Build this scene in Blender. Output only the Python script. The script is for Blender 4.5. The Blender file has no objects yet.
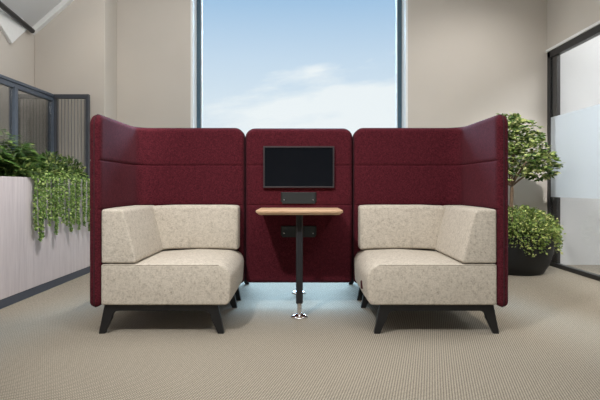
import bpy, bmesh, math, random
from mathutils import Vector, Matrix
random.seed(7)
S = bpy.context.scene
COL = S.collection
PI = math.pi
F, CX, CY, H = 522.0, 299.0, 187.0, 0.91       # lens in pixels, principal point, eye height

# ------------------------------------------------------------------ materials
def srgb(r, g, b):
    f = lambda c: (c/255/12.92) if c/255 <= 0.04045 else ((c/255+0.055)/1.055)**2.4
    return (f(r), f(g), f(b), 1)

class NT:
    def __init__(s, name):
        s.m = bpy.data.materials.new(name); s.m.use_nodes = True
        s.t = s.m.node_tree; s.t.nodes.clear()
        s.out = s.n('ShaderNodeOutputMaterial')
    def n(s, typ, **kw):
        nd = s.t.nodes.new(typ)
        for k, v in kw.items():
            if k in nd.inputs: nd.inputs[k].default_value = v
            else: setattr(nd, k, v)
        return nd
    def l(s, a, b): s.t.links.new(a, b)
    def ramp(s, fac, stops):
        r = s.n('ShaderNodeValToRGB')
        e = r.color_ramp.elements
        while len(e) < len(stops): e.new(0.5)
        for el, (p, c) in zip(e, stops): el.position = p; el.color = c
        s.l(fac, r.inputs['Fac']); return r.outputs['Color']
    def mix(s, fac, a, b, mode='MIX'):
        m = s.n('ShaderNodeMix', data_type='RGBA', blend_type=mode)
        for sock, v in ((m.inputs[0], fac), (m.inputs[6], a), (m.inputs[7], b)):
            if hasattr(v, 'links'): s.l(v, sock)
            else: sock.default_value = v
        return m.outputs[2]
    def coords(s, scale=(1, 1, 1), kind='Object', rot=(0, 0, 0)):
        t = s.n('ShaderNodeTexCoord'); mp = s.n('ShaderNodeMapping')
        mp.inputs['Scale'].default_value = scale; mp.inputs['Rotation'].default_value = rot
        s.l(t.outputs[kind], mp.inputs['Vector']); return mp.outputs['Vector']
    def noise(s, vec, scale, detail=2.0, rough=0.5):
        n = s.n('ShaderNodeTexNoise'); n.inputs['Scale'].default_value = scale
        n.inputs['Detail'].default_value = detail; n.inputs['Roughness'].default_value = rough
        s.l(vec, n.inputs['Vector']); return n.outputs['Fac']
    def bsdf(s, color, rough=0.6, **kw):
        b = s.n('ShaderNodeBsdfPrincipled')
        if hasattr(color, 'links'): s.l(color, b.inputs['Base Color'])
        else: b.inputs['Base Color'].default_value = color
        b.inputs['Roughness'].default_value = rough
        for k, v in kw.items(): b.inputs[k.replace('_', ' ')].default_value = v
        s.l(b.outputs[0], s.out.inputs['Surface']); return b
    def bump(s, b, height, strength=0.3, dist=0.002):
        bp = s.n('ShaderNodeBump'); bp.inputs['Strength'].default_value = strength
        bp.inputs['Distance'].default_value = dist
        s.l(height, bp.inputs['Height']); s.l(bp.outputs[0], b.inputs['Normal'])

def mat_fabric(name, dark, mid, light, sheen=0.3, fleck=1.0, tint=(1, 1, 1, 1)):
    t = NT(name)
    v = t.coords((1, 1, 1.0))
    fine = t.noise(t.coords((1, 1, 0.45)), 210, 2, 0.7)
    fine2 = t.noise(t.coords((0.45, 0.45, 1)), 160, 2, 0.7)
    blot = t.noise(v, 42, 4, 0.75)
    a = t.ramp(fine, [(0.30, dark), (0.5, mid), (0.72, light)])
    b = t.ramp(fine2, [(0.30, dark), (0.48, mid), (0.7, light)])
    c = t.mix(0.5, a, b)
    bl = t.ramp(blot, [(0.33, dark), (0.47, mid), (0.66, light)])
    c = t.mix(0.36*fleck, c, bl)
    p = t.bsdf(c, 0.95, Sheen_Weight=sheen, Sheen_Roughness=0.45, Specular_IOR_Level=0.15)
    p.inputs['Sheen Tint'].default_value = tint
    t.bump(p, fine, 0.35, 0.002)
    return t.m

def mat_plain(name, c, rough=0.5, metal=0.0, var=0.06, scale=30, **kw):
    t = NT(name)
    n = t.noise(t.coords(), scale, 3)
    lo = tuple(x*(1-var) for x in c[:3])+(1,); hi = tuple(min(1, x*(1+var)) for x in c[:3])+(1,)
    col = t.ramp(n, [(0.3, lo), (0.7, hi)])
    t.bsdf(col, rough, Metallic=metal, **kw)
    return t.m

def mat_wall(name, c):
    t = NT(name)
    n = t.noise(t.coords(), 220, 3, 0.6); n2 = t.noise(t.coords(), 1.3, 2)
    lo = tuple(x*0.97 for x in c[:3])+(1,); hi = tuple(min(1, x*1.03) for x in c[:3])+(1,)
    p = t.bsdf(t.ramp(n2, [(0.3, lo), (0.7, hi)]), 0.85, Specular_IOR_Level=0.2)
    t.bump(p, n, 0.08, 0.001)
    return t.m

def mat_carpet():
    t = NT('woven_carpet')
    # diagonal twill weave, two crossing bands of loops
    w1 = t.n('ShaderNodeTexWave', wave_type='BANDS', bands_direction='X')
    w1.inputs['Scale'].default_value = 26; w1.inputs['Distortion'].default_value = 0.7
    w1.inputs['Detail'].default_value = 2; w1.inputs['Detail Scale'].default_value = 8
    t.l(t.coords((1, 1, 1), rot=(0, 0, 0.25)), w1.inputs['Vector'])
    w2 = t.n('ShaderNodeTexWave', wave_type='BANDS', bands_direction='Y')
    w2.inputs['Scale'].default_value = 22; w2.inputs['Distortion'].default_value = 0.7
    w2.inputs['Detail'].default_value = 2; w2.inputs['Detail Scale'].default_value = 8
    t.l(t.coords((1, 1, 1), rot=(0, 0, 0.25)), w2.inputs['Vector'])
    m = t.n('ShaderNodeMath', operation='MULTIPLY'); t.l(w1.outputs['Fac'], m.inputs[0]); t.l(w2.outputs['Fac'], m.inputs[1])
    yarn = t.noise(t.coords(), 130, 3, 0.7)
    a = t.n('ShaderNodeMath', operation='MULTIPLY_ADD'); t.l(yarn, a.inputs[0]); a.inputs[1].default_value = 0.55
    m2 = t.n('ShaderNodeMath', operation='MULTIPLY'); t.l(m.outputs[0], m2.inputs[0]); m2.inputs[1].default_value = 0.6
    t.l(m2.outputs[0], a.inputs[2])
    c = t.ramp(a.outputs[0], [(0.2, srgb(100, 93, 82)), (0.42, srgb(152, 144, 130)), (0.72, srgb(186, 178, 162))])
    big = t.noise(t.coords(), 1.1, 3)
    c = t.mix(0.5, c, t.ramp(big, [(0.3, (0.9, 0.9, 0.9, 1)), (0.7, (1.0, 1.0, 1.0, 1))]), 'MULTIPLY')
    p = t.bsdf(c, 0.98, Specular_IOR_Level=0.1, Sheen_Weight=0.1)
    t.bump(p, a.outputs[0], 0.5, 0.004)
    return t.m

def mat_wood(name, c0, c1, axis_scale, rough=0.5):
    t = NT(name)
    g = t.noise(t.coords(axis_scale), 1.0, 5, 0.6)
    g2 = t.noise(t.coords(tuple(x*4 for x in axis_scale)), 1.0, 3, 0.6)
    c = t.mix(0.35, t.ramp(g, [(0.32, c0), (0.68, c1)]), t.ramp(g2, [(0.3, c0), (0.7, c1)]))
    p = t.bsdf(c, rough, Specular_IOR_Level=0.3); t.bump(p, g2, 0.1, 0.001)
    return t.m

def mat_leaf(name, stops, rough=0.45):
    t = NT(name)
    g = t.n('ShaderNodeNewGeometry')
    c = t.ramp(g.outputs['Random Per Island'], stops)
    n = t.noise(t.coords(), 60, 2)
    c = t.mix(0.3, c, t.ramp(n, [(0.3, (0.55, 0.6, 0.5, 1)), (0.7, (1, 1, 1, 1))]), 'MULTIPLY')
    p = t.bsdf(c, rough, Specular_IOR_Level=0.4)
    tr = t.n('ShaderNodeBsdfTranslucent'); t.l(c, tr.inputs['Color'])
    mx = t.n('ShaderNodeMixShader'); mx.inputs[0].default_value = 0.22
    t.l(p.outputs[0], mx.inputs[1]); t.l(tr.outputs[0], mx.inputs[2]); t.l(mx.outputs[0], t.out.inputs['Surface'])
    return t.m

def mat_glass(name, tint, ior=1.5, rough=0.0):
    t = NT(name)
    tr = t.n('ShaderNodeBsdfTransparent'); tr.inputs['Color'].default_value = tint
    gl = t.n('ShaderNodeBsdfGlossy'); gl.inputs['Roughness'].default_value = rough
    lw = t.n('ShaderNodeLayerWeight'); lw.inputs['Blend'].default_value = 0.5
    pw = t.n('ShaderNodeMath', operation='POWER'); t.l(lw.outputs['Facing'], pw.inputs[0]); pw.inputs[1].default_value = 5.0
    f0 = ((ior-1)/(ior+1))**2
    sc = t.n('ShaderNodeMath', operation='MULTIPLY_ADD'); t.l(pw.outputs[0], sc.inputs[0]); sc.inputs[1].default_value = 1-f0; sc.inputs[2].default_value = f0
    mx = t.n('ShaderNodeMixShader'); t.l(sc.outputs[0], mx.inputs[0])
    t.l(tr.outputs[0], mx.inputs[1]); t.l(gl.outputs[0], mx.inputs[2]); t.l(mx.outputs[0], t.out.inputs['Surface'])
    return t.m

def mat_film():
    t = NT('frosted_film')
    tr = t.n('ShaderNodeBsdfTransparent'); tr.inputs['Color'].default_value = (0.8, 0.85, 0.88, 1)
    df = t.n('ShaderNodeBsdfTranslucent'); df.inputs['Color'].default_value = (0.90, 0.95, 1.0, 1)
    d2 = t.n('ShaderNodeBsdfDiffuse'); d2.inputs['Color'].default_value = (0.90, 0.95, 1.0, 1)
    n = t.noise(t.coords(), 400, 2)
    m1 = t.n('ShaderNodeMixShader'); m1.inputs[0].default_value = 0.55
    t.l(df.outputs[0], m1.inputs[1]); t.l(d2.outputs[0], m1.inputs[2])
    m2 = t.n('ShaderNodeMixShader')
    mt = t.n('ShaderNodeMath', operation='MULTIPLY_ADD'); t.l(n, mt.inputs[0]); mt.inputs[1].default_value = 0.1; mt.inputs[2].default_value = 0.75
    t.l(mt.outputs[0], m2.inputs[0])
    t.l(tr.outputs[0], m2.inputs[1]); t.l(m1.outputs[0], m2.inputs[2]); t.l(m2.outputs[0], t.out.inputs['Surface'])
    return t.m

M = {}
M['cream'] = mat_fabric('heathered_cream_felt', srgb(133, 126, 115), srgb(195, 187, 174), srgb(216, 209, 197), 0.12)
M['maroon'] = mat_fabric('heathered_maroon_felt', srgb(40, 12, 19), srgb(73, 22, 32), srgb(108, 42, 52), 0.05, 0.6, (0.9, 0.4, 0.55, 1))
M['maroon_dark'] = mat_plain('dark_maroon_piping', srgb(48, 12, 20), 0.8)
M['black'] = mat_plain('black_stained_wood', srgb(19, 19, 21), 0.5)
M['post'] = mat_plain('charcoal_powder_coat', srgb(36, 37, 42), 0.45)
M['chrome'] = mat_plain('polished_chrome', (0.8, 0.8, 0.82, 1), 0.12, 1.0, 0.02)
M['plate'] = mat_plain('dark_slate_plate', srgb(30, 37, 40), 0.5)
M['bezel'] = mat_plain('monitor_bezel', srgb(52, 46, 50), 0.4)
M['screen'] = mat_plain('dark_glass_screen', srgb(14, 17, 23), 0.08, 0.0, 0.02, 5, Specular_IOR_Level=0.22)
M['oak'] = mat_wood('pale_oak', srgb(196, 160, 128), srgb(222, 190, 158), (6, 60, 60))
M['ash'] = mat_wood('pale_lilac_ash', srgb(196, 188, 192), srgb(220, 213, 215), (30, 22, 1.2))
M['plinth'] = mat_plain('slate_plinth', srgb(72, 80, 94), 0.5)
M['steel'] = mat_plain('blue_grey_metal', srgb(88, 98, 112), 0.4, 0.2)
M['steel_dark'] = mat_plain('dark_grey_metal', srgb(66, 70, 78), 0.45)
M['slat'] = mat_plain('dark_grey_slat', srgb(112, 112, 114), 0.5)
M['rail'] = mat_plain('black_metal_rail', srgb(30, 33, 36), 0.4)
M['blackframe'] = mat_plain('black_aluminium', srgb(34, 35, 38), 0.4)
M['wall'] = mat_wall('beige_plaster', srgb(208, 201, 192))
M['pale'] = mat_wall('pale_grey_paint', srgb(216, 217, 216))
M['ceil'] = mat_wall('pale_grey_ceiling', srgb(214, 214, 214))
M['white'] = mat_plain('white_painted_trim', srgb(240, 241, 240), 0.5, var=0.02)
M['winframe'] = mat_plain('blue_slate_window_frame', srgb(66, 96, 114), 0.45)
M['carpet'] = mat_carpet()
M['glass'] = mat_glass('clear_window_glass', (0.97, 0.985, 0.985, 1), 1.2, 0.4)
M['glass_tint'] = mat_glass('grey_screen_glass', (0.80, 0.82, 0.83, 1), 3.0)
M['glass_right'] = mat_glass('partition_glass', (0.955, 0.96, 0.965, 1), 1.3)
M['film'] = mat_film()
M['soil'] = mat_plain('dark_soil', srgb(44, 34, 26), 0.95, var=0.4, scale=60)
M['pot'] = mat_plain('matt_black_pot', srgb(22, 23, 25), 0.6)
M['bark'] = mat_plain('grey_brown_bark', srgb(112, 92, 74), 0.9, var=0.25, scale=40)
M['stem'] = mat_plain('green_stem', srgb(70, 92, 48), 0.7)
M['tree_leaf'] = mat_leaf('variegated_leaf', [(0.0, srgb(52, 78, 38)), (0.3, srgb(82, 112, 52)), (0.58, srgb(128, 148, 76)), (0.8, srgb(176, 184, 112)), (1, srgb(206, 206, 148))])
M['cover_leaf'] = mat_leaf('ground_cover_leaf', [(0.0, srgb(72, 98, 46)), (0.5, srgb(126, 150, 74)), (0.85, srgb(174, 184, 108)), (1, srgb(204, 202, 134))])
M['fern'] = mat_leaf('fern_green', [(0.0, srgb(44, 80, 40)), (0.6, srgb(92, 128, 62)), (1, srgb(160, 182, 100))])
M['bush'] = mat_leaf('bushy_green', [(0.0, srgb(38, 64, 32)), (0.6, srgb(86, 114, 54)), (1, srgb(158, 168, 98))])
M['pearl'] = mat_leaf('trailing_bead_green', [(0.0, srgb(74, 108, 54)), (0.5, srgb(130, 164, 84)), (1, srgb(196, 214, 136))])
M['tab'] = mat_plain('dark_red_tab', srgb(64, 20, 28), 0.7)

# ------------------------------------------------------------------ mesh helpers
def link(name, me, mat, parent=None, smooth=True):
    o = bpy.data.objects.new(name, me); COL.objects.link(o)
    if mat: me.materials.append(mat)
    if smooth:
        for p in me.polygons: p.use_smooth = True
    if parent: o.parent = parent
    return o

def build(name, bm, mat, parent=None, smooth=False, angle=None, recalc=True):
    if recalc: bmesh.ops.recalc_face_normals(bm, faces=bm.faces)
    me = bpy.data.meshes.new(name)
    if angle is not None:
        for f in bm.faces: f.smooth = True
        for e in bm.edges:
            if len(e.link_faces) == 2 and e.calc_face_angle(0) > angle: e.smooth = False
    bm.to_mesh(me); bm.free()
    o = link(name, me, mat, parent, smooth=smooth and angle is None)
    return o

def empty(name, loc=(0, 0, 0), rz=0):
    o = bpy.data.objects.new(name, None); COL.objects.link(o)
    o.location = loc; o.rotation_euler = (0, 0, rz); o.empty_display_size = 0.1
    return o

def tag(o, label=None, cat=None, group=None, kind=None):
    if label: o['label'] = label
    if cat: o['category'] = cat
    if group: o['group'] = group
    if kind: o['kind'] = kind
    return o

def copy_tree(o, parent=None):
    c = o.copy(); COL.objects.link(c)
    if parent: c.parent = parent
    for ch in list(o.children): copy_tree(ch, c)
    return c

def add_box(bm, lo, hi, bev=0.0, seg=2):
    b = bmesh.new(); bmesh.ops.create_cube(b, size=1)
    for v in b.verts:
        v.co = Vector(((lo[i]+hi[i])/2 + v.co[i]*(hi[i]-lo[i]) for i in range(3)))
    if bev: bmesh.ops.bevel(b, geom=list(b.edges), offset=bev, segments=seg, affect='EDGES', profile=0.5)
    me = bpy.data.meshes.new('t'); b.to_mesh(me); b.free(); bm.from_mesh(me); bpy.data.meshes.remove(me)
    return bm

def box(lo, hi, bev=0.0, seg=2): return add_box(bmesh.new(), lo, hi, bev, seg)

def add_tube(bm, pts, r, n=10, closed=False, cap=True):
    pts = [Vector(p) for p in pts]; rs = r if isinstance(r, (list, tuple)) else [r]*len(pts)
    rings = []; prev = None
    for i, p in enumerate(pts):
        a = pts[i-1] if (i > 0 or closed) else p; b = pts[(i+1) % len(pts)] if (i < len(pts)-1 or closed) else p
        t = (b-a).normalized()
        if prev is None:
            up = Vector((0, 0, 1)) if abs(t.z) < 0.9 else Vector((0, 1, 0))
            x = t.cross(up).normalized()
        else:
            x = (prev - t*prev.dot(t)).normalized()
        prev = x; y = t.cross(x)
        rings.append([bm.verts.new(p + (x*math.cos(2*PI*k/n)+y*math.sin(2*PI*k/n))*rs[i]) for k in range(n)])
    m = len(rings)
    for i in range(m if closed else m-1):
        A, B = rings[i], rings[(i+1) % m]
        for k in range(n): bm.faces.new((A[k], A[(k+1) % n], B[(k+1) % n], B[k]))
    if cap and not closed: bm.faces.new(rings[0][::-1]); bm.faces.new(rings[-1])
    return bm

def add_lathe(bm, prof, c=(0, 0, 0), n=32, jitter=None):
    rings = []
    for r, z in prof:
        rings.append([bm.verts.new((c[0]+r*math.cos(2*PI*k/n), c[1]+r*math.sin(2*PI*k/n), c[2]+z)) for k in range(n)])
    for A, B in zip(rings, rings[1:]):
        for k in range(n): bm.faces.new((A[k], A[(k+1) % n], B[(k+1) % n], B[k]))
    bm.faces.new(rings[0][::-1]); bm.faces.new(rings[-1])
    return bm

def prism(pts2, axis, a, b, bev=0.0):
    """extrude 2-D polygon. axis 'y': pts are (x,z); 'z': pts (x,y); 'x': pts (y,z)"""
    bm = bmesh.new()
    def P(p, t): return {'y': (p[0], t, p[1]), 'z': (p[0], p[1], t), 'x': (t, p[0], p[1])}[axis]
    A = [bm.verts.new(P(p, a)) for p in pts2]; B = [bm.verts.new(P(p, b)) for p in pts2]
    bm.faces.new(A); bm.faces.new(B[::-1])
    n = len(pts2)
    for i in range(n): bm.faces.new((A[i], A[(i+1) % n], B[(i+1) % n], B[i]))
    bmesh.ops.recalc_face_normals(bm, faces=bm.faces)
    if bev: bmesh.ops.bevel(bm, geom=list(bm.edges), offset=bev, segments=2, affect='EDGES', profile=0.5)
    return bm

def rounded_poly(pts, radii, inset=0.0, seg=7, sub=0.05):
    """CCW polygon with rounded corners, inset inward, straight runs subdivided"""
    n = len(pts); P = [Vector(p) for p in pts]
    if inset:
        Q = []
        for i in range(n):
            a, b, c = P[i-1], P[i], P[(i+1) % n]
            d1 = (b-a).normalized(); d2 = (c-b).normalized()
            n1 = Vector((-d1.y, d1.x)); n2 = Vector((-d2.y, d2.x))
            k = inset/max(0.2, 1+n1.dot(n2)); Q.append(b+(n1+n2)*k)
        P = Q
    out = []
    for i in range(n):
        a, b, c = P[i-1], P[i], P[(i+1) % n]; r = max(0.003, radii[i]-inset)
        d1 = (a-b).normalized(); d2 = (c-b).normalized()
        ang = d1.angle(d2); dist = r/math.tan(ang/2)
        cen = b+(d1+d2).normalized()*(r/math.sin(ang/2))
        s = b+d1*dist-cen; e = b+d2*dist-cen
        sa = math.atan2(s.y, s.x); ea = math.atan2(e.y, e.x); da = (ea-sa+PI) % (2*PI)-PI
        out.append([cen+Vector((math.cos(sa+da*k/seg), math.sin(sa+da*k/seg)))*r for k in range(seg+1)])
    res = []
    for i in range(n):
        res += out[i]
        a = out[i][-1]; b = out[(i+1) % n][0]
        L = (Vector(pts[(i+1) % n])-Vector(pts[i])).length; k = max(1, int(L/sub))
        for j in range(1, k): res.append(a.lerp(b, j/k))
    return res

def loft(pts, radii, stations, place, mod=None, seg=7, sub=0.05):
    bm = bmesh.new(); rings = []
    for t, ins in stations:
        ring = []
        for q in rounded_poly(pts, radii, ins, seg, sub):
            v = Vector(place(q, t))
            if mod: v = mod(v)
            ring.append(bm.verts.new(v))
        rings.append(ring)
    n = len(rings[0])
    for A, B in zip(rings, rings[1:]):
        for k in range(n): bm.faces.new((A[k], A[(k+1) % n], B[(k+1) % n], B[k]))
    bm.faces.new(rings[0]); bm.faces.new(rings[-1])
    return bm

def end_stations(a, b, r, n=6, m=10):
    out = []
    for k in range(n+1):
        th = PI/2*k/n; out.append((a+r*(1-math.sin(th)), r*(1-math.cos(th))))
    out = [(a + r*(1-math.sin(PI/2*k/n)), r*(1-math.cos(PI/2*k/n))) for k in range(n, -1, -1)]
    mid = [(a+r+(b-a-2*r)*k/m, 0.0) for k in range(1, m)]
    return out + mid + [(a+b-t, i) for t, i in reversed(out)]

# inset must shrink toward the ends: station list runs end(inset r) -> body(0) -> end(inset r)
def stations(a, b, r, n=5, m=10):
    s = [(a+r-r*math.cos(PI/2*k/n), r-r*math.sin(PI/2*k/n)) for k in range(n+1)]
    mid = [(a+r+(b-a-2*r)*k/m, 0.0) for k in range(1, m)]
    return s+mid+[(a+b-t, i) for t, i in reversed(s)]

# ------------------------------------------------------------------ padded screens
ZB, ZT = 0.168, 1.364
SEAMS = (1.075, 0.772)
def sheet(L, t, path, rt=0.075, rb=0.035, re=0.03):
    """upholstered board: u along path, v height, thickness t with rounded-over edge"""
    dense = [0, 0.0012, 0.004, 0.009, 0.015, 0.022]
    us = dense + [0.022+(L-0.044)*k/44 for k in range(1, 44)] + [L-d for d in reversed(dense)]
    vs = [ZB+d for d in dense] + [ZB+0.03, ZB+0.036]
    vs += [ZB+0.036+(ZT-0.085-ZB-0.036)*k/30 for k in range(1, 31)]
    vs += [ZT-0.075+0.075*math.sin(PI/2*k/8) for k in range(0, 7)]
    vs += [ZT-d for d in reversed(dense[:3])]
    for s in SEAMS: vs += [s-0.008, s-0.0035, s, s+0.0035, s+0.008]
    vs = sorted(set(round(v, 5) for v in vs))
    def span(v):
        ins = 0
        if v > ZT-rt: d = v-(ZT-rt); ins = rt-math.sqrt(max(0, rt*rt-d*d))
        elif v < ZB+rb: d = ZB+rb-v; ins = rb-math.sqrt(max(0, rb*rb-d*d))
        return ins
    def sdf(u, v):
        top = v > (ZB+ZT)/2; r = rt if top else rb
        cu = min(u, L-u); cv = (ZT-v) if top else (v-ZB)
        if cu < r and cv < r: return max(0, r-math.hypot(r-cu, r-cv))
        return max(0, min(cu, cv))
    bm = bmesh.new(); G = {1: [], -1: []}
    border = []
    for j, v in enumerate(vs):
        ins = span(v); rows = {1: [], -1: []}
        for i, u0 in enumerate(us):
            if u0 <= 0.022: u = ins+u0
            elif u0 >= L-0.022: u = u0-ins
            else: u = ins+0.022+(u0-0.022)/(L-0.044)*(L-2*ins-0.044)
            e = sdf(u, v)
            edge = i in (0, len(us)-1) or j in (0, len(vs)-1)
            k = min(1, e/re); h = 0 if edge else t/2*math.sqrt(max(0, 1-(1-k)**2))
            for s in SEAMS: h -= 0.0075*math.exp(-((v-s)/0.0042)**2)*min(1, e/re)
            p, nrm = path(u)
            if edge:
                q = bm.verts.new((p.x, p.y, v)); rows[1].append(q); rows[-1].append(q)
            else:
                for sd in (1, -1):
                    q = p+nrm*(h*sd); rows[sd].append(bm.verts.new((q.x, q.y, v)))
        for sd in (1, -1): G[sd].append(rows[sd])
    for sd in (1, -1):
        g = G[sd]
        for j in range(len(g)-1):
            for i in range(len(us)-1):
                try: bm.faces.new((g[j][i], g[j][i+1], g[j+1][i+1], g[j+1][i]))
                except ValueError: pass
    bmesh.ops.recalc_face_normals(bm, faces=bm.faces)
    # outline for the piping
    out = []
    NA = 8
    corners = [(rt, ZT-rt, rt, PI, PI/2), (L-rt, ZT-rt, rt, PI/2, 0), (L-rb, ZB+rb, rb, 0, -PI/2), (rb, ZB+rb, rb, -PI/2, -PI)]
    flat = []
    for cu, cv, r, a0, a1 in corners:
        flat += [(cu+r*math.cos(a0+(a1-a0)*k/NA), cv+r*math.sin(a0+(a1-a0)*k/NA)) for k in range(NA+1)]
    full = []
    for a, b in zip(flat, flat[1:]+flat[:1]):
        n = max(1, int(math.hypot(a[0]-b[0], a[1]-b[1])/0.03))
        full += [(a[0]+(b[0]-a[0])*k/n, a[1]+(b[1]-a[1])*k/n) for k in range(n)]
    for u, v in full:
        p, _ = path(min(max(u, 0), L)); out.append((p.x, p.y, v))
    return bm, out

Y0, YB, T = 3.20, 4.0, 0.070              # front of the booth, back panel face, board thickness
YM = YB + T                               # plane between the two back-to-back booths
XI = 1.222
def wrap_path(sx):
    xc = -(XI+T/2); yc = YB+T/2; r = 0.105+T/2
    l1 = (yc-r)-Y0; l2 = PI/2*r; l3 = -0.4225-(xc+r)
    def path(u):
        if u < l1: p, n = Vector((xc, Y0+u)), Vector((1, 0))
        elif u < l1+l2:
            a = PI-(u-l1)/r; n = -Vector((math.cos(a), math.sin(a))); p = Vector((xc+r, yc-r))-n*r
        else: p, n = Vector((xc+r+u-l1-l2, yc)), Vector((0, -1))
        if sx > 0: p = Vector((-p.x, p.y)); n = Vector((-n.x, n.y))
        return p, n
    return l1+l2+l3, path

def to_local(bm, c):
    bmesh.ops.translate(bm, vec=-Vector(c), verts=bm.verts); return bm

def wrap_screen(sx):
    L, path = wrap_path(sx)
    bm, out = sheet(L, T, path)
    c = (sx*1.0, YM, 0)
    root = empty('privacy_screen', c)
    build('felt_panel', to_local(bm, c), M['maroon'], root, smooth=True)
    pb = add_tube(bmesh.new(), out, 0.0032, 6, closed=True)
    build('edge_piping', to_local(pb, c), M['maroon_dark'], root, smooth=True)
    return root
scrL = wrap_screen(-1); scrR = wrap_screen(1)
GS = 'maroon wraparound screens of the two booths'
tag(scrL, 'maroon felt wraparound screen behind the left front sofa', 'privacy screen', GS)
tag(scrR, 'maroon felt wraparound screen behind the right front sofa', 'privacy screen', GS)
def rear(o, label):
    c = copy_tree(o); x, y, z = o.location
    c.location = (-x, 2*YM-y, z); c.rotation_euler = (0, 0, o.rotation_euler.z+PI); c['label'] = label
    return c
rear(scrR, 'maroon felt screen hidden back to back behind the left screen')
rear(scrL, 'maroon felt screen hidden back to back behind the right screen')

# centre divider panel (shared by both booths)
pb = empty('divider_panel', (0, YM, 0))
tag(pb, 'narrow maroon felt centre panel carrying the wall monitor', 'divider panel')
bm, out = sheet(0.83, 2*T-0.004, lambda u: (Vector((-0.415+u, YM)), Vector((0, -1))))
build('felt_panel', to_local(bm, (0, YM, 0)), M['maroon'], pb, smooth=True)
build('edge_piping', to_local(add_tube(bmesh.new(), out, 0.0035, 6, closed=True), (0, YM, 0)), M['maroon_dark'], pb, smooth=True)

# ------------------------------------------------------------------ sofas
ZS = 0.432
def make_sofa(sx, tab):
    """outer side towards sx; aisle nose at x=0 local -> seat spans XO..XN"""
    root = empty('booth_sofa', (sx*0.82, 3.6, 0))
    C = (sx*0.82, 3.6, 0)
    def mir(bm):
        if sx > 0:
            for v in bm.verts: v.co.x = -v.co.x
        return to_local(bm, C)
    xo, xn = -XI+0.002, -0.418
    # seat block: x-z profile, waterfall nose towards the aisle
    prof = [(xo, 0.182), (xn-0.012, 0.182), (xn, ZS), (xo, ZS)]
    def crown(v):
        if v.z > 0.36:
            fx = max(0, min(1, (v.x-(-1.05))/0.3))*max(0, min(1, (xn-v.x)/0.28))**0.5
            fy = max(0, 1-abs((v.y-3.60)/0.39)**3.0)
            v.z += 0.028*fx*fy*(v.z-0.36)/(ZS-0.36)
        if v.x > xn-0.1:
            fz = math.sin(PI*max(0, min(1, (v.z-0.18)/(ZS-0.18))))
            fy = max(0, 1-abs((v.y-3.6)/0.4)**4)
            v.x += 0.012*fz*fy
        return v
    seat = loft(prof, [0.012, 0.03, 0.085, 0.012], stations(Y0+0.012, YB-0.004, 0.012, 4, 14), lambda q, t: (q.x, t, q.y), crown, sub=0.03)
    s = build('seat', mir(seat), M['cream'], root, angle=0.9)
    # stitched seam along the seat's front top edge
    def piping(pts, r=0.0016, nm='seam', parent=s):
        o = build(nm, mir(add_tube(bmesh.new(), pts, r, 6)), M['seam'], parent, smooth=True); return o
    piping([(xo+0.01, Y0+0.0135, ZS-0.0045), (-0.8, Y0+0.0135, ZS-0.0045), (xn-0.075, Y0+0.0135, ZS-0.0045)])
    # sloping backrest against the side screen
    bt = 0.770
    prof = [(-XI+0.002, ZS+0.006), (-1.0, ZS+0.006), (-1.088, bt), (-XI+0.002, bt)]
    def puff(v):
        if v.x > -1.15:
            f = math.sin(PI*max(0, min(1, (v.z-ZS)/(bt-ZS)))); g = max(0, 1-abs((v.y-3.55)/0.36)**4)
            v.x += 0.010*f*g
        if v.z > 0.72:
            v.z += 0.006*max(0, 1-abs((v.y-3.6)/0.4)**4)
        return v
    back = loft(prof, [0.012, 0.02, 0.035, 0.015], stations(Y0+0.016, YB-0.006, 0.014, 4, 12), lambda q, t: (q.x, t, q.y), puff, sub=0.03)
    b = build('backrest', mir(back), M['cream'], root, angle=0.9)
    # side cushion against the back screen
    prof = [(3.852, ZS+0.006), (YB-0.004, ZS+0.006), (YB-0.004, bt), (3.862, bt)]
    xa, xb = -1.03, -0.450
    def side(v):
        k = (v.z-ZS)/(bt-ZS); w = max(0, min(1, (xb-v.x)/(xb-xa)))
        v.x += -0.07*k*w
        f = math.sin(PI*max(0, min(1, k))); g = max(0, 1-abs((v.x+0.74)/0.31)**4)
        if v.y < 3.93: v.y -= 0.014*f*g
        if v.z < 0.5: v.z += 0.018*g*(0.5-v.z)/(0.5-ZS)
        if v.z > 0.72: v.z += 0.006*g
        return v
    sc = loft(prof, [0.02, 0.012, 0.012, 0.03], stations(xa, xb, 0.022, 5, 14), lambda q, t: (t, q.x, q.y), side, sub=0.03)
    build('side_cushion', mir(sc), M['cream'], root, angle=0.9)
    # black timber underframe and splayed legs
    fr = bmesh.new()
    for y in (3.235, 3.925):
        add_box(fr, (-1.205, y, 0.142), (-0.503, y+0.032, 0.182), 0.003)
    for x in (-1.10, -0.62): add_box(fr, (x, 3.26, 0.150), (x+0.04, 3.93, 0.181), 0.003)
    build('underframe', mir(fr), M['black'], root)
    for y in (3.234, 3.924):
        for side_ in (-1, 1):
            xe = -1.206 if side_ < 0 else -0.502
            def X(d): return xe - side_*d          # d measured inward
            pts = [(X(0), 0.181), (X(-0.036), 0.0), (X(0.0), 0.0)]
            for k in range(7):                     # concave gusset up to the rail
                a = PI/2*k/6
                pts.append((X(0.045+0.04*(1-math.cos(a))), 0.096+0.046*math.sin(a)))
            pts += [(X(0.085), 0.181)]
            build('leg', mir(prism(pts, 'y', y, y+0.034, 0.003)), M['black'], root)
    if tab:
        y = 3.43
        tb = box((xn-0.004, y-0.011, 0.242), (xn+0.013, y+0.011, 0.296), 0.003)
        tag(build('fabric_tab', mir(tb), M['tab'], root), 'small dark red tab')
    return root
M['seam'] = mat_plain('seam_thread', srgb(140, 130, 116), 0.9)
sofaL = make_sofa(-1, False); sofaR = make_sofa(1, True)
GB = 'cream booth sofas'
tag(sofaL, 'cream felt corner sofa with black legs, in the left front booth', 'sofa', GB)
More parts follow.
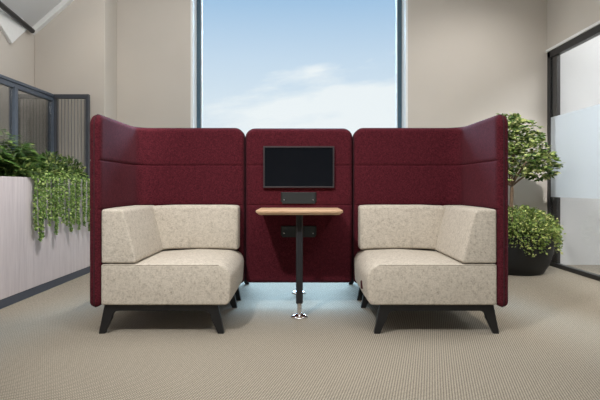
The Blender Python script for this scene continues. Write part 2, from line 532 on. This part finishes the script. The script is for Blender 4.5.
tag(sofaR, 'cream felt corner sofa with black legs, right of the table, near the potted tree', 'sofa', GB)
rear(sofaR, 'cream sofa in the rear booth, behind the left maroon screen, only its legs showing')
rear(sofaL, 'cream sofa in the rear booth, behind the right maroon screen, only its legs showing')

# ------------------------------------------------------------------ table
def make_table():
    C = (0, 3.655, 0)
    root = empty('booth_table', (0.003, 3.655, 0))
    ztop, w, y0, y1 = 0.752, 0.296, 3.49, YB-0.002
    pts = [(-w, y0), (w, y0), (w, y1), (-w, y1)]
    bm = bmesh.new(); rings = []
    for z, ins in ((ztop-0.030, 0.022), (ztop-0.029, 0.020), (ztop-0.014, 0.001), (ztop-0.011, 0.0), (ztop-0.003, 0.0), (ztop, 0.003)):
        ring = [bm.verts.new((max(-w, min(w, q.x)), min(q.y, y1), z)) for q in rounded_poly(pts, [0.055, 0.055, 0.006, 0.006], ins, 8, 0.2)]
        rings.append(ring)
    for A, B in zip(rings, rings[1:]):
        for k in range(len(A)): bm.faces.new((A[k], A[(k+1) % len(A)], B[(k+1) % len(A)], B[k]))
    bm.faces.new(rings[0]); bm.faces.new(rings[-1])
    build('tabletop', to_local(bm, C), M['oak'], root, angle=0.5)
    post = bmesh.new()
    add_box(post, (-0.024, 3.635, 0.095), (0.024, 3.675, ztop-0.029), 0.008, 3)
    p = build('post', to_local(post, C), M['post'], root, angle=0.6)
    g = bmesh.new()
    for x in (-0.0075, 0.0055): add_box(g, (x, 3.6335, 0.11), (x+0.002, 3.6365, ztop-0.04))
    build('groove', to_local(g, C), M['black'], p)
    build('support_bracket', to_local(box((-0.05, 3.62, ztop-0.036), (0.05, YB-0.01, ztop-0.029), 0.002), C), M['black'], root)
    st = add_tube(bmesh.new(), [(0, 3.655, 0.012), (0, 3.655, 0.10)], 0.016, 16)
    build('chrome_stem', to_local(st, C), M['chrome'], root, angle=0.6)
    ft = add_lathe(bmesh.new(), [(0.058, 0.0), (0.060, 0.004), (0.056, 0.009), (0.040, 0.017), (0.022, 0.023), (0.017, 0.028)], (0, 3.655, 0), 40)
    build('foot', to_local(ft, C), M['chrome'], root, angle=0.7)
    return root
table = make_table()
tag(table, 'small pale oak table between the two front sofas', 'table', 'booth tables')
rear(table, 'pale oak table of the rear booth, only its chrome foot showing below the centre panel')

# ------------------------------------------------------------------ monitor and plates
mon = empty('monitor', (0, YB, 1.07)); C = (0, YB, 1.07)
tag(mon, 'black flat monitor mounted on the maroon centre panel', 'monitor')
px = lambda x, d: (x-CX)/F*d
pz = lambda y, d: H-(y-CY)/F*d
d = 3.97
x0, x1, z0, z1 = px(263.3, d), px(334.3, d), pz(187.8, d), pz(146.2, d)
fr = bmesh.new(); b = 0.011
for lo, hi in (((x0, z0), (x1, z0+b)), ((x0, z1-b), (x1, z1)), ((x0, z0+b), (x0+b, z1-b)), ((x1-b, z0+b), (x1, z1-b))):
    add_box(fr, (lo[0], d, lo[1]), (hi[0], YB+0.002, hi[1]), 0.0015)
build('bezel', to_local(fr, C), M['bezel'], mon)
build('screen', to_local(box((x0+b-0.001, d+0.006, z0+b-0.001), (x1-b+0.001, d+0.02, z1-b+0.001)), C), M['screen'], mon)
build('rear_housing', to_local(box((x0+0.04, d+0.02, z0+0.04), (x1-0.04, YB+0.004, z1-0.04), 0.004), C), M['black'], mon)
def plate(y0, y1, label, nm):
    d = 3.99; C = (px(299, d), YB, pz((y0+y1)/2, d)); o = empty(nm, C)
    xa, xb, za, zb = px(282, d), px(315.3, d), pz(y1, d), pz(y0, d)
    build('cover_plate', to_local(box((xa, d, za), (xb, YB+0.004, zb), 0.003), C), M['plate'], o)
    build('plate_shadow', to_local(box((xa-0.009, d+0.007, za+0.012), (xb+0.009, YB+0.004, zb-0.0), 0.002), C), M['black'], o)  # black sheet wider than the cover, modelled in place of its shadow
    for x in (xa+0.016, xb-0.016):
        sb = add_tube(bmesh.new(), [(x, d-0.002, za+0.03), (x, d+0.004, za+0.03)], 0.0042, 12)
        build('screw', to_local(sb, C), M['chrome'], o)
    tag(o, label, 'cover plate', 'dark cover plates on the centre panel')
plate(192.3, 203.8, 'dark slate cover plate between the monitor and tabletop', 'cover_plate')
plate(226, 237.2, 'dark slate cover plate under the tabletop, behind the table post', 'cover_plate')

# ------------------------------------------------------------------ room
YW, XL, XR, YN = 6.1, -2.9, 2.9, -3.2
ZC = 3.5
def struct(name, bm, mat, parent=None, **k):
    o = build(name, bm, mat, parent, **k)
    if not parent: o['kind'] = 'structure'
    return o
fl = bmesh.new(); add_box(fl, (XL-0.1, YN-0.1, -0.1), (6.0, YW+0.4, 0.0)); struct('floor', fl, M['carpet'])
# back wall with the tall window opening
wx0, wx1, wz0, wz1 = px(192.3, YW), px(406.2, YW), 0.10, 3.3
WT = 0.33
wb = bmesh.new()
add_box(wb, (XL-0.1, YW, 0), (wx0, YW+WT, 4.0)); add_box(wb, (wx1, YW, 0), (XR+0.08, YW+WT, 4.0))
add_box(wb, (wx0, YW, 0), (wx1, YW+WT, wz0)); add_box(wb, (wx0, YW, wz1), (wx1, YW+WT, 4.0))
struct('wall_back', wb, M['wall'])
struct('wall_next_room', box((XR+0.08, YW, 0), (6.0, YW+WT, 4.0)), M['pale'])
pil = bmesh.new(); add_box(pil, (XL, 5.72, 0), (-2.127, YW, 4.0), 0.006); struct('wall_pillar', pil, M['wall'])
wl = bmesh.new(); add_box(wl, (XL-0.1, YN, 0), (XL, YW, 4.0)); struct('wall_left', wl, M['wall'])
wf = bmesh.new(); add_box(wf, (XL-0.1, YN-0.1, 0), (6.0, YN, 4.0)); struct('wall_front', wf, M['wall'])
ZG = 2.48
wr = bmesh.new(); add_box(wr, (XR, YN, ZG), (XR+0.12, YW, 4.0)); struct('wall_right', wr, M['wall'])
wr = bmesh.new(); add_box(wr, (5.9, YN, 0), (6.0, YW, 4.0)); struct('wall_beyond', wr, M['wall'])
ce = bmesh.new()
add_box(ce, (-1.95, YN, ZC), (6.0, YW, ZC+0.1))
struct('ceiling', ce, M['ceil'])
# pitched ceiling over the left eave
ec = 2.64
sl = prism([(XL, ec), (-1.9, ZC+0.02), (-1.9, ZC+0.12), (XL, ec+0.14)], 'y', YN, YW)
struct('ceiling_slope', sl, M['ceil'])
tr = prism([(XL, ec-0.07), (-1.9, ZC-0.05), (-1.9, ZC+0.03), (XL, ec+0.01)], 'y', 5.66, 5.721)
struct('trim_1', tr, M['white'])
# white gusset board below the eave
cv = prism([(5.50, 2.57), (5.22, 2.345), (4.70, 2.655), (5.44, 2.655)], 'x', XL, XL+0.035, 0.004)
struct('trim_2', cv, M['white'])
rl = add_tube(bmesh.new(), [(px(32.5, 5.6), 5.6, pz(31, 5.6)), (px(1, 4.9), 4.9, pz(5, 4.9)), (px(-60, 3.9), 3.9, pz(-50, 3.9))], 0.026, 14)
tag(build('ceiling_rail', rl, M['rail'], angle=0.6), 'black round metal rail under the sloping ceiling, upper left corner', 'rail')

# window: white lining, slate frame, glass
win = bmesh.new()
add_box(win, (wx0-0.02, YW-0.002, wz0), (wx0+0.006, YW+WT, wz1)); add_box(win, (wx1-0.006, YW-0.002, wz0), (wx1+0.02, YW+WT, wz1))
add_box(win, (wx0-0.03, YW-0.025, wz0-0.03), (wx1+0.03, YW+WT, wz0+0.006)); add_box(win, (wx0-0.02, YW-0.002, wz1-0.006), (wx1+0.02, YW+WT, wz1+0.02))
wo = struct('window_1', win, M['white'])
wfm = bmesh.new(); f0, f1 = YW+0.235, YW+WT-0.01; fw = 0.045
ax, bx_ = wx0+0.006, wx1-0.006
add_box(wfm, (ax, f0, wz0+0.006), (ax+fw, f1, wz1-0.006)); add_box(wfm, (bx_-fw, f0, wz0+0.006), (bx_, f1, wz1-0.006))
add_box(wfm, (ax+fw, f0, wz0+0.006), (bx_-fw, f1, wz0+0.05)); add_box(wfm, (ax+fw, f0, wz1-0.05), (bx_-fw, f1, wz1-0.006))
build('window_frame', wfm, M['winframe'], wo)
bd = bmesh.new()
add_box(bd, (ax+fw, f0+0.03, wz0+0.05), (ax+fw+0.012, f1, wz1-0.05)); add_box(bd, (bx_-fw-0.012, f0+0.03, wz0+0.05), (bx_-fw, f1, wz1-0.05))
build('glazing_bead', bd, M['white'], wo)
build('window_pane', box((ax+fw-0.005, f0+0.045, wz0+0.03), (bx_-fw+0.005, f0+0.055, wz1-0.03)), M['glass'], wo)

# right glazed partition
gp = bmesh.new()
add_box(gp, (XR-0.012, 5.90, 0), (XR+0.06, 6.10, ZG)) if False else None
add_box(gp, (XR, YW-0.075, 0.0), (XR+0.06, YW, ZG), 0.003)
add_box(gp, (XR+0.02, YW-0.19, 0.0), (XR+0.06, YW-0.075, ZG), 0.003)
add_box(gp, (XR, YN, ZG-0.075), (XR+0.06, YW-0.0, ZG), 0.003)
add_box(gp, (XR, YN, 0.0), (XR+0.06, YW-0.0, 0.045), 0.003)
for y in (3.2, 0.6): add_box(gp, (XR, y, 0.045), (XR+0.06, y+0.06, ZG-0.07), 0.003)
wg = struct('window_2', gp, M['blackframe'])
build('partition_pane', box((XR+0.010, YN, 0.04), (XR+0.018, YW-0.075, ZG-0.07)), M['glass_right'], wg)
build('frosted_film', box((XR+0.006, YN, 0.795), (XR+0.0085, YW-0.077, 1.712)), M['film'], wg)
tr = bmesh.new(); add_box(tr, (XR-0.014, YN, ZG), (XR, YW, ZG+0.03)); struct('trim_3', tr, M['white'])

# ------------------------------------------------------------------ planter with glazed screen
PX, PB, PE = -2.22, -2.62, 5.56
pl = empty('planter_box', (-2.42, 4.2, 0)); C = (-2.42, 4.2, 0)
tag(pl, 'long pale wood planter box with dark plinth along the left wall', 'planter')
pt = 0.99
bd = bmesh.new(); y0p = 1.2
add_box(bd, (PX-0.02, y0p, 0.07), (PX, PE, pt), 0.002); add_box(bd, (PB, y0p, 0.07), (PB+0.02, PE, pt), 0.002)
add_box(bd, (PB+0.02, y0p, 0.07), (PX-0.02, y0p+0.02, pt)); add_box(bd, (PB+0.02, PE-0.02, 0.07), (PX-0.02, PE, pt))
build('wood_body', to_local(bd, C), M['ash'], pl)
build('plinth', to_local(box((PB+0.01, y0p+0.01, 0.0), (PX-0.004, PE-0.004, 0.07)), C), M['plinth'], pl)
build('soil', to_local(box((PB+0.02, y0p+0.02, 0.60), (PX-0.02, PE-0.02, pt-0.05)), C), M['soil'], pl)

SX = PB-0.03       # glazed screen plane
zt = pz(94.5, 5.60)
gs = empty('glazed_screen', (SX, 4.0, 0)); C = (SX, 4.0, 0)
tag(gs, 'blue grey metal framed glass screen running behind the planter', 'glass screen')
rb = bmesh.new()
add_box(rb, (SX-0.03, 1.2, zt-0.03), (SX+0.03, 5.63, zt), 0.004); add_box(rb, (SX-0.022, 1.2, zt-0.075), (SX+0.022, 5.63, zt-0.033), 0.003)
build('top_rail', to_local(rb, C), M['steel'], gs)
build('bottom_rail', to_local(box((SX-0.03, 1.2, 0.0), (SX+0.028, 5.63, 0.05), 0.003), C), M['steel'], gs)
ypost = -SX*F/(CX-13.5)
ys = [5.60, ypost, ypost-0.9, ypost-1.8, ypost-2.7]
for y in ys:
    build('post', to_local(box((SX-0.03, y-0.028, 0.05), (SX+0.03, y+0.028, zt-0.06), 0.004), C), M['steel'], gs)
for a, b_ in zip(ys[1:], ys):
    build('glass_pane', to_local(box((SX-0.004, a+0.03, 0.05), (SX+0.004, b_-0.03, zt-0.07)), C), M['glass_tint'], gs)

ss = empty('slatted_screen', (-2.43, 5.60, 0)); C = (-2.43, 5.60, 0)
tag(ss, 'narrow slatted screen with dark metal frame at the planter end, beside the maroon screen', 'slatted screen')
xs0, xs1 = SX+0.032, px(89.3, 5.6)
rb = bmesh.new()
add_box(rb, (xs0, 5.575, zt-0.045), (xs1, 5.625, zt), 0.003); add_box(rb, (xs0, 5.575, 0.0), (xs1, 5.625, 0.05), 0.003)
add_box(rb, (xs1-0.035, 5.575, 0.05), (xs1, 5.625, zt-0.045), 0.003); add_box(rb, (xs0, 5.575, 0.05), (xs0+0.02, 5.625, zt-0.045), 0.003)
build('frame', to_local(rb, C), M['steel_dark'], ss)
sb = bmesh.new(); ns = 9; xa, xb = xs0+0.02, xs1-0.035
for k in range(ns):
    x = xa+(xb-xa)*(k+0.5)/ns; add_box(sb, (x-0.0026, 5.594, 0.05), (x+0.0026, 5.606, zt-0.045), 0.002)
build('slats', to_local(sb, C), M['slat'], ss)

# ------------------------------------------------------------------ foliage
LR = random.Random(99)
def leaf(bm, p, d, up, ln, wd, fold=0.25, curl=0.15, tw=1.0):
    """pointed leaf: two folded halves, 3 cross rows"""
    d = d.normalized(); up = up+Vector((LR.uniform(-1, 1), LR.uniform(-1.5, 0.7), LR.uniform(-.4, .4)))*tw; s = d.cross(up)
    if s.length < 1e-4: s = d.cross(Vector((1, 0, 0)))
    s.normalize(); n = s.cross(d)
    prof = [(0.0, 0.0), (0.28, 0.42), (0.6, 0.5), (1.0, 0.0)]
    mid = [bm.verts.new(p+d*(ln*t)-n*(curl*ln*t*t)) for t, _ in prof]
    for sd in (1, -1):
        e = [None]+[bm.verts.new(p+d*(ln*t)-n*(curl*ln*t*t)+s*(sd*wd*w)+n*(wd*w*fold)) for t, w in prof[1:3]]+[None]
        f = [(mid[0], e[1], mid[1]), (mid[1], e[1], e[2], mid[2]), (mid[2], e[2], mid[3])]
        for q in f: bm.faces.new(q if sd > 0 else q[::-1])

def rnd_dir(rng):
    z = rng.uniform(-1, 1); a = rng.uniform(0, 2*PI); r = math.sqrt(1-z*z)
    return Vector((r*math.cos(a), r*math.sin(a), z))

# tree in a round black pot
TX, TY = px(511.5, 5.58), 5.58
PXc = px(517, 5.58)
tree = empty('potted_tree', (PXc, TY, 0)); C = (PXc, TY, 0)
tag(tree, 'small variegated leafy tree in a round black pot, right of the booth', 'potted tree')
prof = [(0.235, 0.0), (0.262, 0.012), (0.315, 0.10), (0.352, 0.22), (0.358, 0.32), (0.345, 0.41), (0.325, 0.41), (0.32, 0.36)]
build('pot', to_local(add_lathe(bmesh.new(), prof, (PXc, TY, 0), 48), C), M['pot'], tree, angle=0.8)
build('soil', to_local(add_lathe(bmesh.new(), [(0.318, 0.34), (0.318, 0.372), (0.2, 0.39), (0.02, 0.395)], (PXc, TY, 0), 32), C), M['soil'], tree, smooth=True)
rng = random.Random(3)
zz = lambda y: pz(y, TY)
tk = bmesh.new()
add_tube(tk, [(TX+0.01, TY, 0.36), (TX-0.005, TY, 0.62), (TX+0.008, TY+0.01, zz(190)), (TX+0.0, TY, zz(178)), (TX+0.02, TY, zz(150))], [0.026, 0.022, 0.019, 0.017, 0.009], 10)
blobs = [(px(517, TY), TY, zz(134), 0.25, 0.19), (px(538, TY), TY-0.03, zz(165), 0.20, 0.16), (px(524, TY), TY-0.12, zz(158), 0.22, 0.20),
         (px(530, TY), TY+0.12, zz(148), 0.24, 0.2), (px(492, TY), TY, zz(150), 0.27, 0.22), (px(494, TY), TY-0.02, zz(172), 0.22, 0.14), (px(508, TY), TY+0.1, zz(126), 0.2, 0.14)]
for bx, by, bz, rx, rz_ in blobs:
    m = Vector(((TX+bx)/2+rng.uniform(-.02, .02), (TY+by)/2, (zz(182)+bz)/2-0.02))
    add_tube(tk, [(TX, TY, zz(186)), m, (bx, by, bz)], [0.013, 0.009, 0.004], 7)
build('trunk', to_local(tk, C), M['bark'], tree, smooth=True)
cr = bmesh.new()
for bx, by, bz, rx, rz_ in blobs:
    for k in range(105):                                   # whorls of leaves at twig tips
        dr = rnd_dir(rng); q = rng.uniform(0.45, 1.0)**0.6
        tip = Vector((bx+dr.x*rx*q, by+dr.y*rx*q, bz+dr.z*rz_*q))
        for j in range(rng.randint(5, 7)):
            a = rng.uniform(0, 2*PI)
            dd = Vector((math.cos(a), math.sin(a), rng.uniform(-0.15, 0.55)))+dr*0.5
            ln = rng.uniform(0.042, 0.066)
            leaf(cr, tip+Vector((0, 0, rng.uniform(-.01, .01))), dd, Vector((0, 0, 1)), ln, ln*0.46, 0.2, rng.uniform(0.05, 0.35))
build('canopy', to_local(cr, C), M['tree_leaf'], tree, recalc=False)

gc = empty('ground_cover', (PXc, TY, 0.37)); C = (PXc, TY, 0.37)
tag(gc, 'low bushy ground cover spilling over the black pot rim', 'plant')
bm = bmesh.new(); st = bmesh.new()
for k in range(760):
    a = rng.uniform(0, 2*PI); r = math.sqrt(rng.random())*0.40
    top = 0.695-0.15*(r/0.40)**2.2+rng.uniform(-0.03, 0.02)
    low = 0.42 if r < 0.32 else 0.25+0.12*rng.random()+0.05*math.sin(a*5)
    for j in range(13 if r > 0.3 else 6):
        z = top-(top-low)*(rng.random()**(1.0 if r > 0.3 else 2.2))
        rr = r+(0.02 if z < 0.5 else 0)
        if z < 0.43 and rr < 0.38: rr = 0.37+rng.random()*0.035
        p = Vector((PXc+rr*math.cos(a)+rng.uniform(-.02, .02), TY+rr*math.sin(a)+rng.uniform(-.02, .02), z))
        out_ = Vector((math.cos(a), math.sin(a), rng.uniform(-0.3, 0.8)))+rnd_dir(rng)*0.8
        ln = rng.uniform(0.022, 0.036); leaf(bm, p, out_, Vector((0, 0, 1)), ln, ln*0.62, 0.15, 0.2)
    if k % 6 == 0:
        add_tube(st, [(PXc+0.6*min(r, 0.3)*math.cos(a), TY+0.6*min(r, 0.3)*math.sin(a), 0.385), (PXc+0.9*r*math.cos(a), TY+0.9*r*math.sin(a), max(0.5, top-0.03))], 0.0035, 5)
build('foliage', to_local(bm, C), M['cover_leaf'], gc, recalc=False)
build('stems', to_local(st, C), M['stem'], gc, smooth=True)

# planter plants --------------------------------------------------
def fern(x, y, label, n=22, L=0.42, seed=1, grp='ferns in the planter', dr=0.105):
    rg = random.Random(seed); C = (x, y, 0.94); o = empty('fern', C)
    f = bmesh.new(); s = bmesh.new()
    for k in range(n):
        a = 2*PI*k/n*2.4+rg.uniform(-.3, .3); el = rg.uniform(0.75, 1.5); ln = L*rg.uniform(0.7, 1.05)
        h = Vector((math.cos(a), math.sin(a), 0))
        if h.x < 0: h.x *= 0.28                      # glass behind
        pts = []
        p = Vector((x, y, 0.93)); ang = el
        for i in range(13):
            if p.x > PX-0.12: h = Vector((0, h.y, 0)).normalized()*0.7 if abs(h.y) > 0.01 else Vector((0, -0.7, 0))
            if p.z < 1.04 and i > 4: break
            pts.append(p.copy()); p = p+(h*math.cos(ang)+Vector((0, 0, math.sin(ang))))*(ln/12); ang -= dr*rg.uniform(0.8, 1.3)
        add_tube(s, pts, [0.004*(1-i/15) for i in range(len(pts))], 5)
        for i in range(2, len(pts)):
            t = (pts[i]-pts[i-1]).normalized(); sd = t.cross(Vector((0, 0, 1))).normalized()
            w = 0.10*math.sin(PI*min(1, (i+0.5)/13.5))**0.7*L/0.42
            for sg in (1, -1):
                for q in (0, 0.5):
                    base = pts[i-1].lerp(pts[i], q)
                    leaf(f, base, sd*sg+t*0.55-Vector((0, 0, 0.25)), Vector((0, 0, 1)), w*rg.uniform(0.85, 1.15), 0.019, 0.2, 0.2, 0.45)
    build('fronds', to_local(f, C), M['fern'], o, recalc=False); build('stems', to_local(s, C), M['stem'], o, smooth=True)
    tag(o, label, 'plant', grp); return o

def bush(x, y, label, r=0.2, h=0.2, seed=1, n=900):
    rg = random.Random(seed); C = (x, y, 0.94); o = empty('bushy_plant', C)
    f = bmesh.new(); s = bmesh.new()
    for k in range(n):
        dr = rnd_dir(rg); dr.z = abs(dr.z); q = rg.random()**0.4
        px_ = dr.x*r*q
        if x+px_ < PB+0.045: px_ = PB+0.045-x+rg.random()*0.05
        p = Vector((x+px_, y+dr.y*r*q, 0.95+dr.z*h*q))
        if p.x > PX-0.07: p.z = max(p.z, 1.02+0.03*rg.random())
        ln = rg.uniform(0.03, 0.055); dd = dr+rnd_dir(rg)*0.8+Vector((0.25, 0, 0.2))
        leaf(f, p, dd, Vector((0, 0, 1)), ln, ln*0.4, 0.2, 0.3)
        if k % 14 == 0: add_tube(s, [(x, y, 0.93), p], 0.0028, 5)
    build('foliage', to_local(f, C), M['bush'], o, recalc=False); build('stems', to_local(s, C), M['stem'], o, smooth=True)
    tag(o, label, 'plant', 'bushy plants in the planter'); return o

def trailing(x0, x1, ends, label, seed):
    """hanging plant on the planter's front edge; x0..x1 and the ends are where its strands fall"""
    rg = random.Random(seed)
    xf = PX+0.02
    yof = lambda x: -xf*F/(CX-x)
    ym = yof((x0+x1)/2); C = (PX-0.08, ym, 0.94); o = empty('trailing_plant', C)
    cr = bmesh.new(); ya, yb = yof(x0), yof(x1)
    for k in range(int(60+700*abs(yb-ya))):
        y = rg.uniform(ya, yb); x = rg.uniform(PX-0.16, PX+0.02)
        z = 0.99+0.09*rg.random()*(1 if x < PX-0.03 else 0.6)
        ln = rg.uniform(0.02, 0.034); leaf(cr, Vector((x, y, z)), rnd_dir(rg)+Vector((0.5, 0, 0.1)), Vector((0, 0, 1)), ln, ln*0.6, 0.2, 0.3)
    build('crown', to_local(cr, C), M['pearl'], o, recalc=False)
    for i, (xs, ye) in enumerate(ends):
        y = yof(xs); ze = pz(ye, y)
        off = rg.uniform(0.0, 0.03)
        sb = bmesh.new(); pts = [(PX-0.10, y+rg.uniform(-.02, .02), 0.95), (PX-0.03, y, 1.015), (PX+0.02+off, y, 0.995)]
        z = 0.97; yy = y
        while z > ze: 
            yy += rg.uniform(-0.006, 0.006); pts.append((PX+0.022+off+rg.uniform(-.003, .003), yy, z)); z -= 0.03
        so = build('strand', to_local(add_tube(sb, pts, 0.002, 5), C), M['stem'], o, smooth=True)
        f = bmesh.new()
        for a, b in zip(pts[1:], pts[2:]):
            a, b = Vector(a), Vector(b)
            for q in range(20):
                p = a.lerp(b, rg.random())+Vector((rg.uniform(0, .012), rg.uniform(-.009, .009), 0)); an = rg.uniform(-1.7, 1.7)
                dd = Vector((math.cos(an), math.sin(an), rg.uniform(-0.7, 0.35)))
                ln = rg.uniform(0.015, 0.024); leaf(f, p, dd, Vector((0, 0, 1)), ln, ln*0.72, 0.3, 0.3)
        build('beads', to_local(f, C), M['pearl'], so, recalc=False)
    tag(o, label, 'plant', 'trailing plants on the planter edge'); return o

fy = lambda x, X: -X*F/(CX-x)
fern(-2.45, fy(2, -2.45), 'large arching fern at the left edge of the photo, in the planter', 36, 0.54, 11, dr=0.075)
fern(-2.42, fy(22, -2.42), 'pale green fern in front of the screen post, in the planter', 26, 0.44, 12, dr=0.085)
fern(-2.48, fy(44, -2.48), 'small fern between bushy plants, below the glass reflection', 18, 0.34, 13)
bush(-2.38, fy(14, -2.38), 'dark bushy plant under the large ferns', 0.22, 0.22, 21)
bush(-2.40, fy(34, -2.40), 'bushy green plant behind the two longest hanging strands', 0.22, 0.22, 22)
bush(-2.42, 5.05, 'bushy green plant in front of the left half of the slatted screen', 0.2, 0.29, 23)
bush(-2.38, 5.36, 'bushy green plant beside the maroon screen in the planter', 0.17, 0.27, 24)
trailing(31, 40, [(34, 233), (36, 241), (38, 237)], 'trailing plant with the longest strand, leftmost on the planter edge', 31)
trailing(41, 47, [(42.6, 221), (44.8, 228)], 'short narrow trailing plant, second from the left on the planter edge', 35)
trailing(48, 62, [(50.5, 224), (52.5, 236), (54.5, 233), (57, 219), (59, 226)], 'broad trailing plant, third from the left on the planter edge', 32)
trailing(63, 73, [(65, 228), (67, 234), (69.5, 226), (71.5, 220)], 'trailing plant fourth from the left on the planter edge', 33)
trailing(74, 83, [(75.5, 224), (77.5, 230), (79.7, 226), (82, 217)], 'trailing plant fifth from the left on the planter edge', 36)
trailing(83, 88, [(84.5, 223), (86.5, 232)], 'trailing plant next to the maroon screen on the planter edge', 34)

# ------------------------------------------------------------------ sky
w = bpy.data.worlds.new('sky'); S.world = w; w.use_nodes = True
nt = w.node_tree; nt.nodes.clear(); N = nt.nodes.new; Lk = nt.links.new
out = N('ShaderNodeOutputWorld'); bg = N('ShaderNodeBackground'); Lk(bg.outputs[0], out.inputs[0])
tc = N('ShaderNodeTexCoord'); sep = N('ShaderNodeSeparateXYZ'); Lk(tc.outputs['Generated'], sep.inputs[0])
def mth(op, a, b=None, c=None):
    m = N('ShaderNodeMath'); m.operation = op
    for i, v in enumerate((a, b, c)):
        if v is None: continue
        if hasattr(v, 'links'): Lk(v, m.inputs[i])
        else: m.inputs[i].default_value = v
    return m.outputs[0]
def ramp(fac, stops):
    r = N('ShaderNodeValToRGB'); e = r.color_ramp.elements
    while len(e) < len(stops): e.new(0.5)
    for el, (p, c) in zip(e, stops): el.position = p; el.color = c
    Lk(fac, r.inputs[0]); return r.outputs[0]
elev = sep.outputs['Z']
sky = ramp(elev, [(0.0, srgb(230, 237, 241)), (0.11, srgb(224, 233, 240)), (0.17, srgb(212, 226, 238)), (0.24, srgb(196, 216, 235)), (0.34, srgb(160, 194, 226)), (0.8, srgb(104, 150, 200))])
az = mth('DIVIDE', sep.outputs['X'], mth('ADD', mth('ABSOLUTE', sep.outputs['Y']), 0.05))
cmb = N('ShaderNodeCombineXYZ'); Lk(mth('MULTIPLY', az, 1.0), cmb.inputs[0])
Lk(mth('MULTIPLY', mth('SUBTRACT', elev, mth('MULTIPLY', az, 0.14)), 3.6), cmb.inputs[1]); cmb.inputs[2].default_value = 0.4
ns_ = N('ShaderNodeTexNoise'); ns_.inputs['Scale'].default_value = 4.2; ns_.inputs['Detail'].default_value = 7; ns_.inputs['Roughness'].default_value = 0.58
Lk(cmb.outputs[0], ns_.inputs['Vector'])
line = mth('SUBTRACT', mth('ADD', 0.168, mth('MULTIPLY', az, 0.26)), elev)        # cloud bank rises to the right
cov = mth('ADD', mth('MULTIPLY', line, 8.0), mth('MULTIPLY', mth('SUBTRACT', ns_.outputs[0], 0.44), 3.2))
cl = ramp(cov, [(0.0, (0, 0, 0, 1)), (0.55, (1, 1, 1, 1))])
mx = N('ShaderNodeMix'); mx.data_type = 'RGBA'
Lk(mth('MULTIPLY', cl, 0.92), mx.inputs[0]); Lk(sky, mx.inputs[6]); mx.inputs[7].default_value = srgb(240, 244, 246)
Lk(mx.outputs[2], bg.inputs['Color']); bg.inputs['Strength'].default_value = 1.0

# ------------------------------------------------------------------ lights
def spot(name, loc, target, power, size, blend, radius, col):
    l = bpy.data.lights.new(name, 'SPOT'); l.energy = power; l.spot_size = size; l.spot_blend = blend
    l.shadow_soft_size = radius; l.color = col
    o = bpy.data.objects.new(name, l); COL.objects.link(o); o.location = loc
    o.rotation_euler = (Vector(target)-Vector(loc)).to_track_quat('-Z', 'Y').to_euler(); return o
def area(name, loc, target, power, sx, sy, col):
    l = bpy.data.lights.new(name, 'AREA'); l.energy = power; l.shape = 'RECTANGLE'; l.size = sx; l.size_y = sy; l.color = col
    o = bpy.data.objects.new(name, l); COL.objects.link(o); o.location = loc
    o.rotation_euler = (Vector(target)-Vector(loc)).to_track_quat('-Z', 'Y').to_euler(); return o
WARM = (1.0, 0.90, 0.76); NEU = (1.0, 0.97, 0.935)
spot('ceiling_or_fill_spot', (-1.15, 0.95, 3.3), (0.1, 3.7, 0.4), 330, 1.2, 0.85, 0.07, NEU)
spot('ceiling_or_fill_spot', (1.9, 0.8, 3.3), (-0.8, 3.7, 0.7), 95, 0.95, 0.8, 0.08, NEU)
spot('ceiling_or_fill_spot', (2.3, 3.0, 3.4), (2.45, 3.9, 0.0), 250, 1.0, 0.9, 0.06, WARM)
spot('ceiling_or_fill_spot', (2.05, 2.5, 3.3), (2.42, 5.6, 0.95), 430, 0.55, 0.8, 0.06, NEU)  # added fill spot, brightens the tree and its pot plants
spot('ceiling_or_fill_spot', (-0.7, 3.0, 3.35), (-2.25, 4.5, 0.7), 300, 0.8, 0.8, 0.05, NEU)
spot('ceiling_or_fill_spot', (1.95, 4.75, 3.3), (2.0, 6.1, 1.3), 50, 1.7, 1.0, 0.06, NEU)
spot('ceiling_or_fill_spot', (-2.0, 5.0, 3.3), (-2.15, 5.75, 1.9), 7, 1.1, 0.9, 0.05, WARM)
area('ceiling_fill', (0.2, 1.4, 3.45), (0.2, 1.4, 0), 56, 3.0, 2.0, NEU)  # added soft fill for the ambient level in front of the booth
area('ceiling_fill', (0.0, 4.6, 3.45), (0.0, 4.6, 0), 34, 4.2, 1.6, NEU)  # added soft fill, lifts the back wall and rear floor
area('uplight_fill', (-0.6, 2.6, 2.9), (-1.0, 2.8, 3.5), 42, 2.0, 3.0, (1.0, 0.98, 0.96))  # added upward fill, brightens the sloping ceiling; no fitting there
area('ceiling_fill', (4.4, 4.2, 3.45), (4.4, 4.2, 0), 128, 1.6, 2.6, (0.95, 0.97, 1.0))  # added fill for the room beyond the glass partition
sn = bpy.data.lights.new('daylight', 'SUN'); sn.energy = 12.0; sn.angle = math.radians(40); sn.color = (0.48, 0.75, 1.0)
so = bpy.data.objects.new('daylight', sn); COL.objects.link(so)
so.rotation_euler = Vector((0.0, -1.0, -0.55)).to_track_quat('-Z', 'Y').to_euler()

# ------------------------------------------------------------------ camera
cam = bpy.data.cameras.new('camera'); co = bpy.data.objects.new('camera', cam); COL.objects.link(co)
co.location = (0, 0, H); co.rotation_euler = (PI/2, 0, 0)
cam.sensor_width = 36; cam.lens = F/600*36; cam.shift_x = (300-CX)/600; cam.shift_y = (CY-200)/600
cam.clip_start = 0.05
S.camera = co
S.view_settings.view_transform = 'Standard'; S.view_settings.look = 'None'
S.view_settings.exposure = 0.06; S.view_settings.gamma = 1.0
try: S.view_settings.use_curve_mapping = False
except Exception: pass
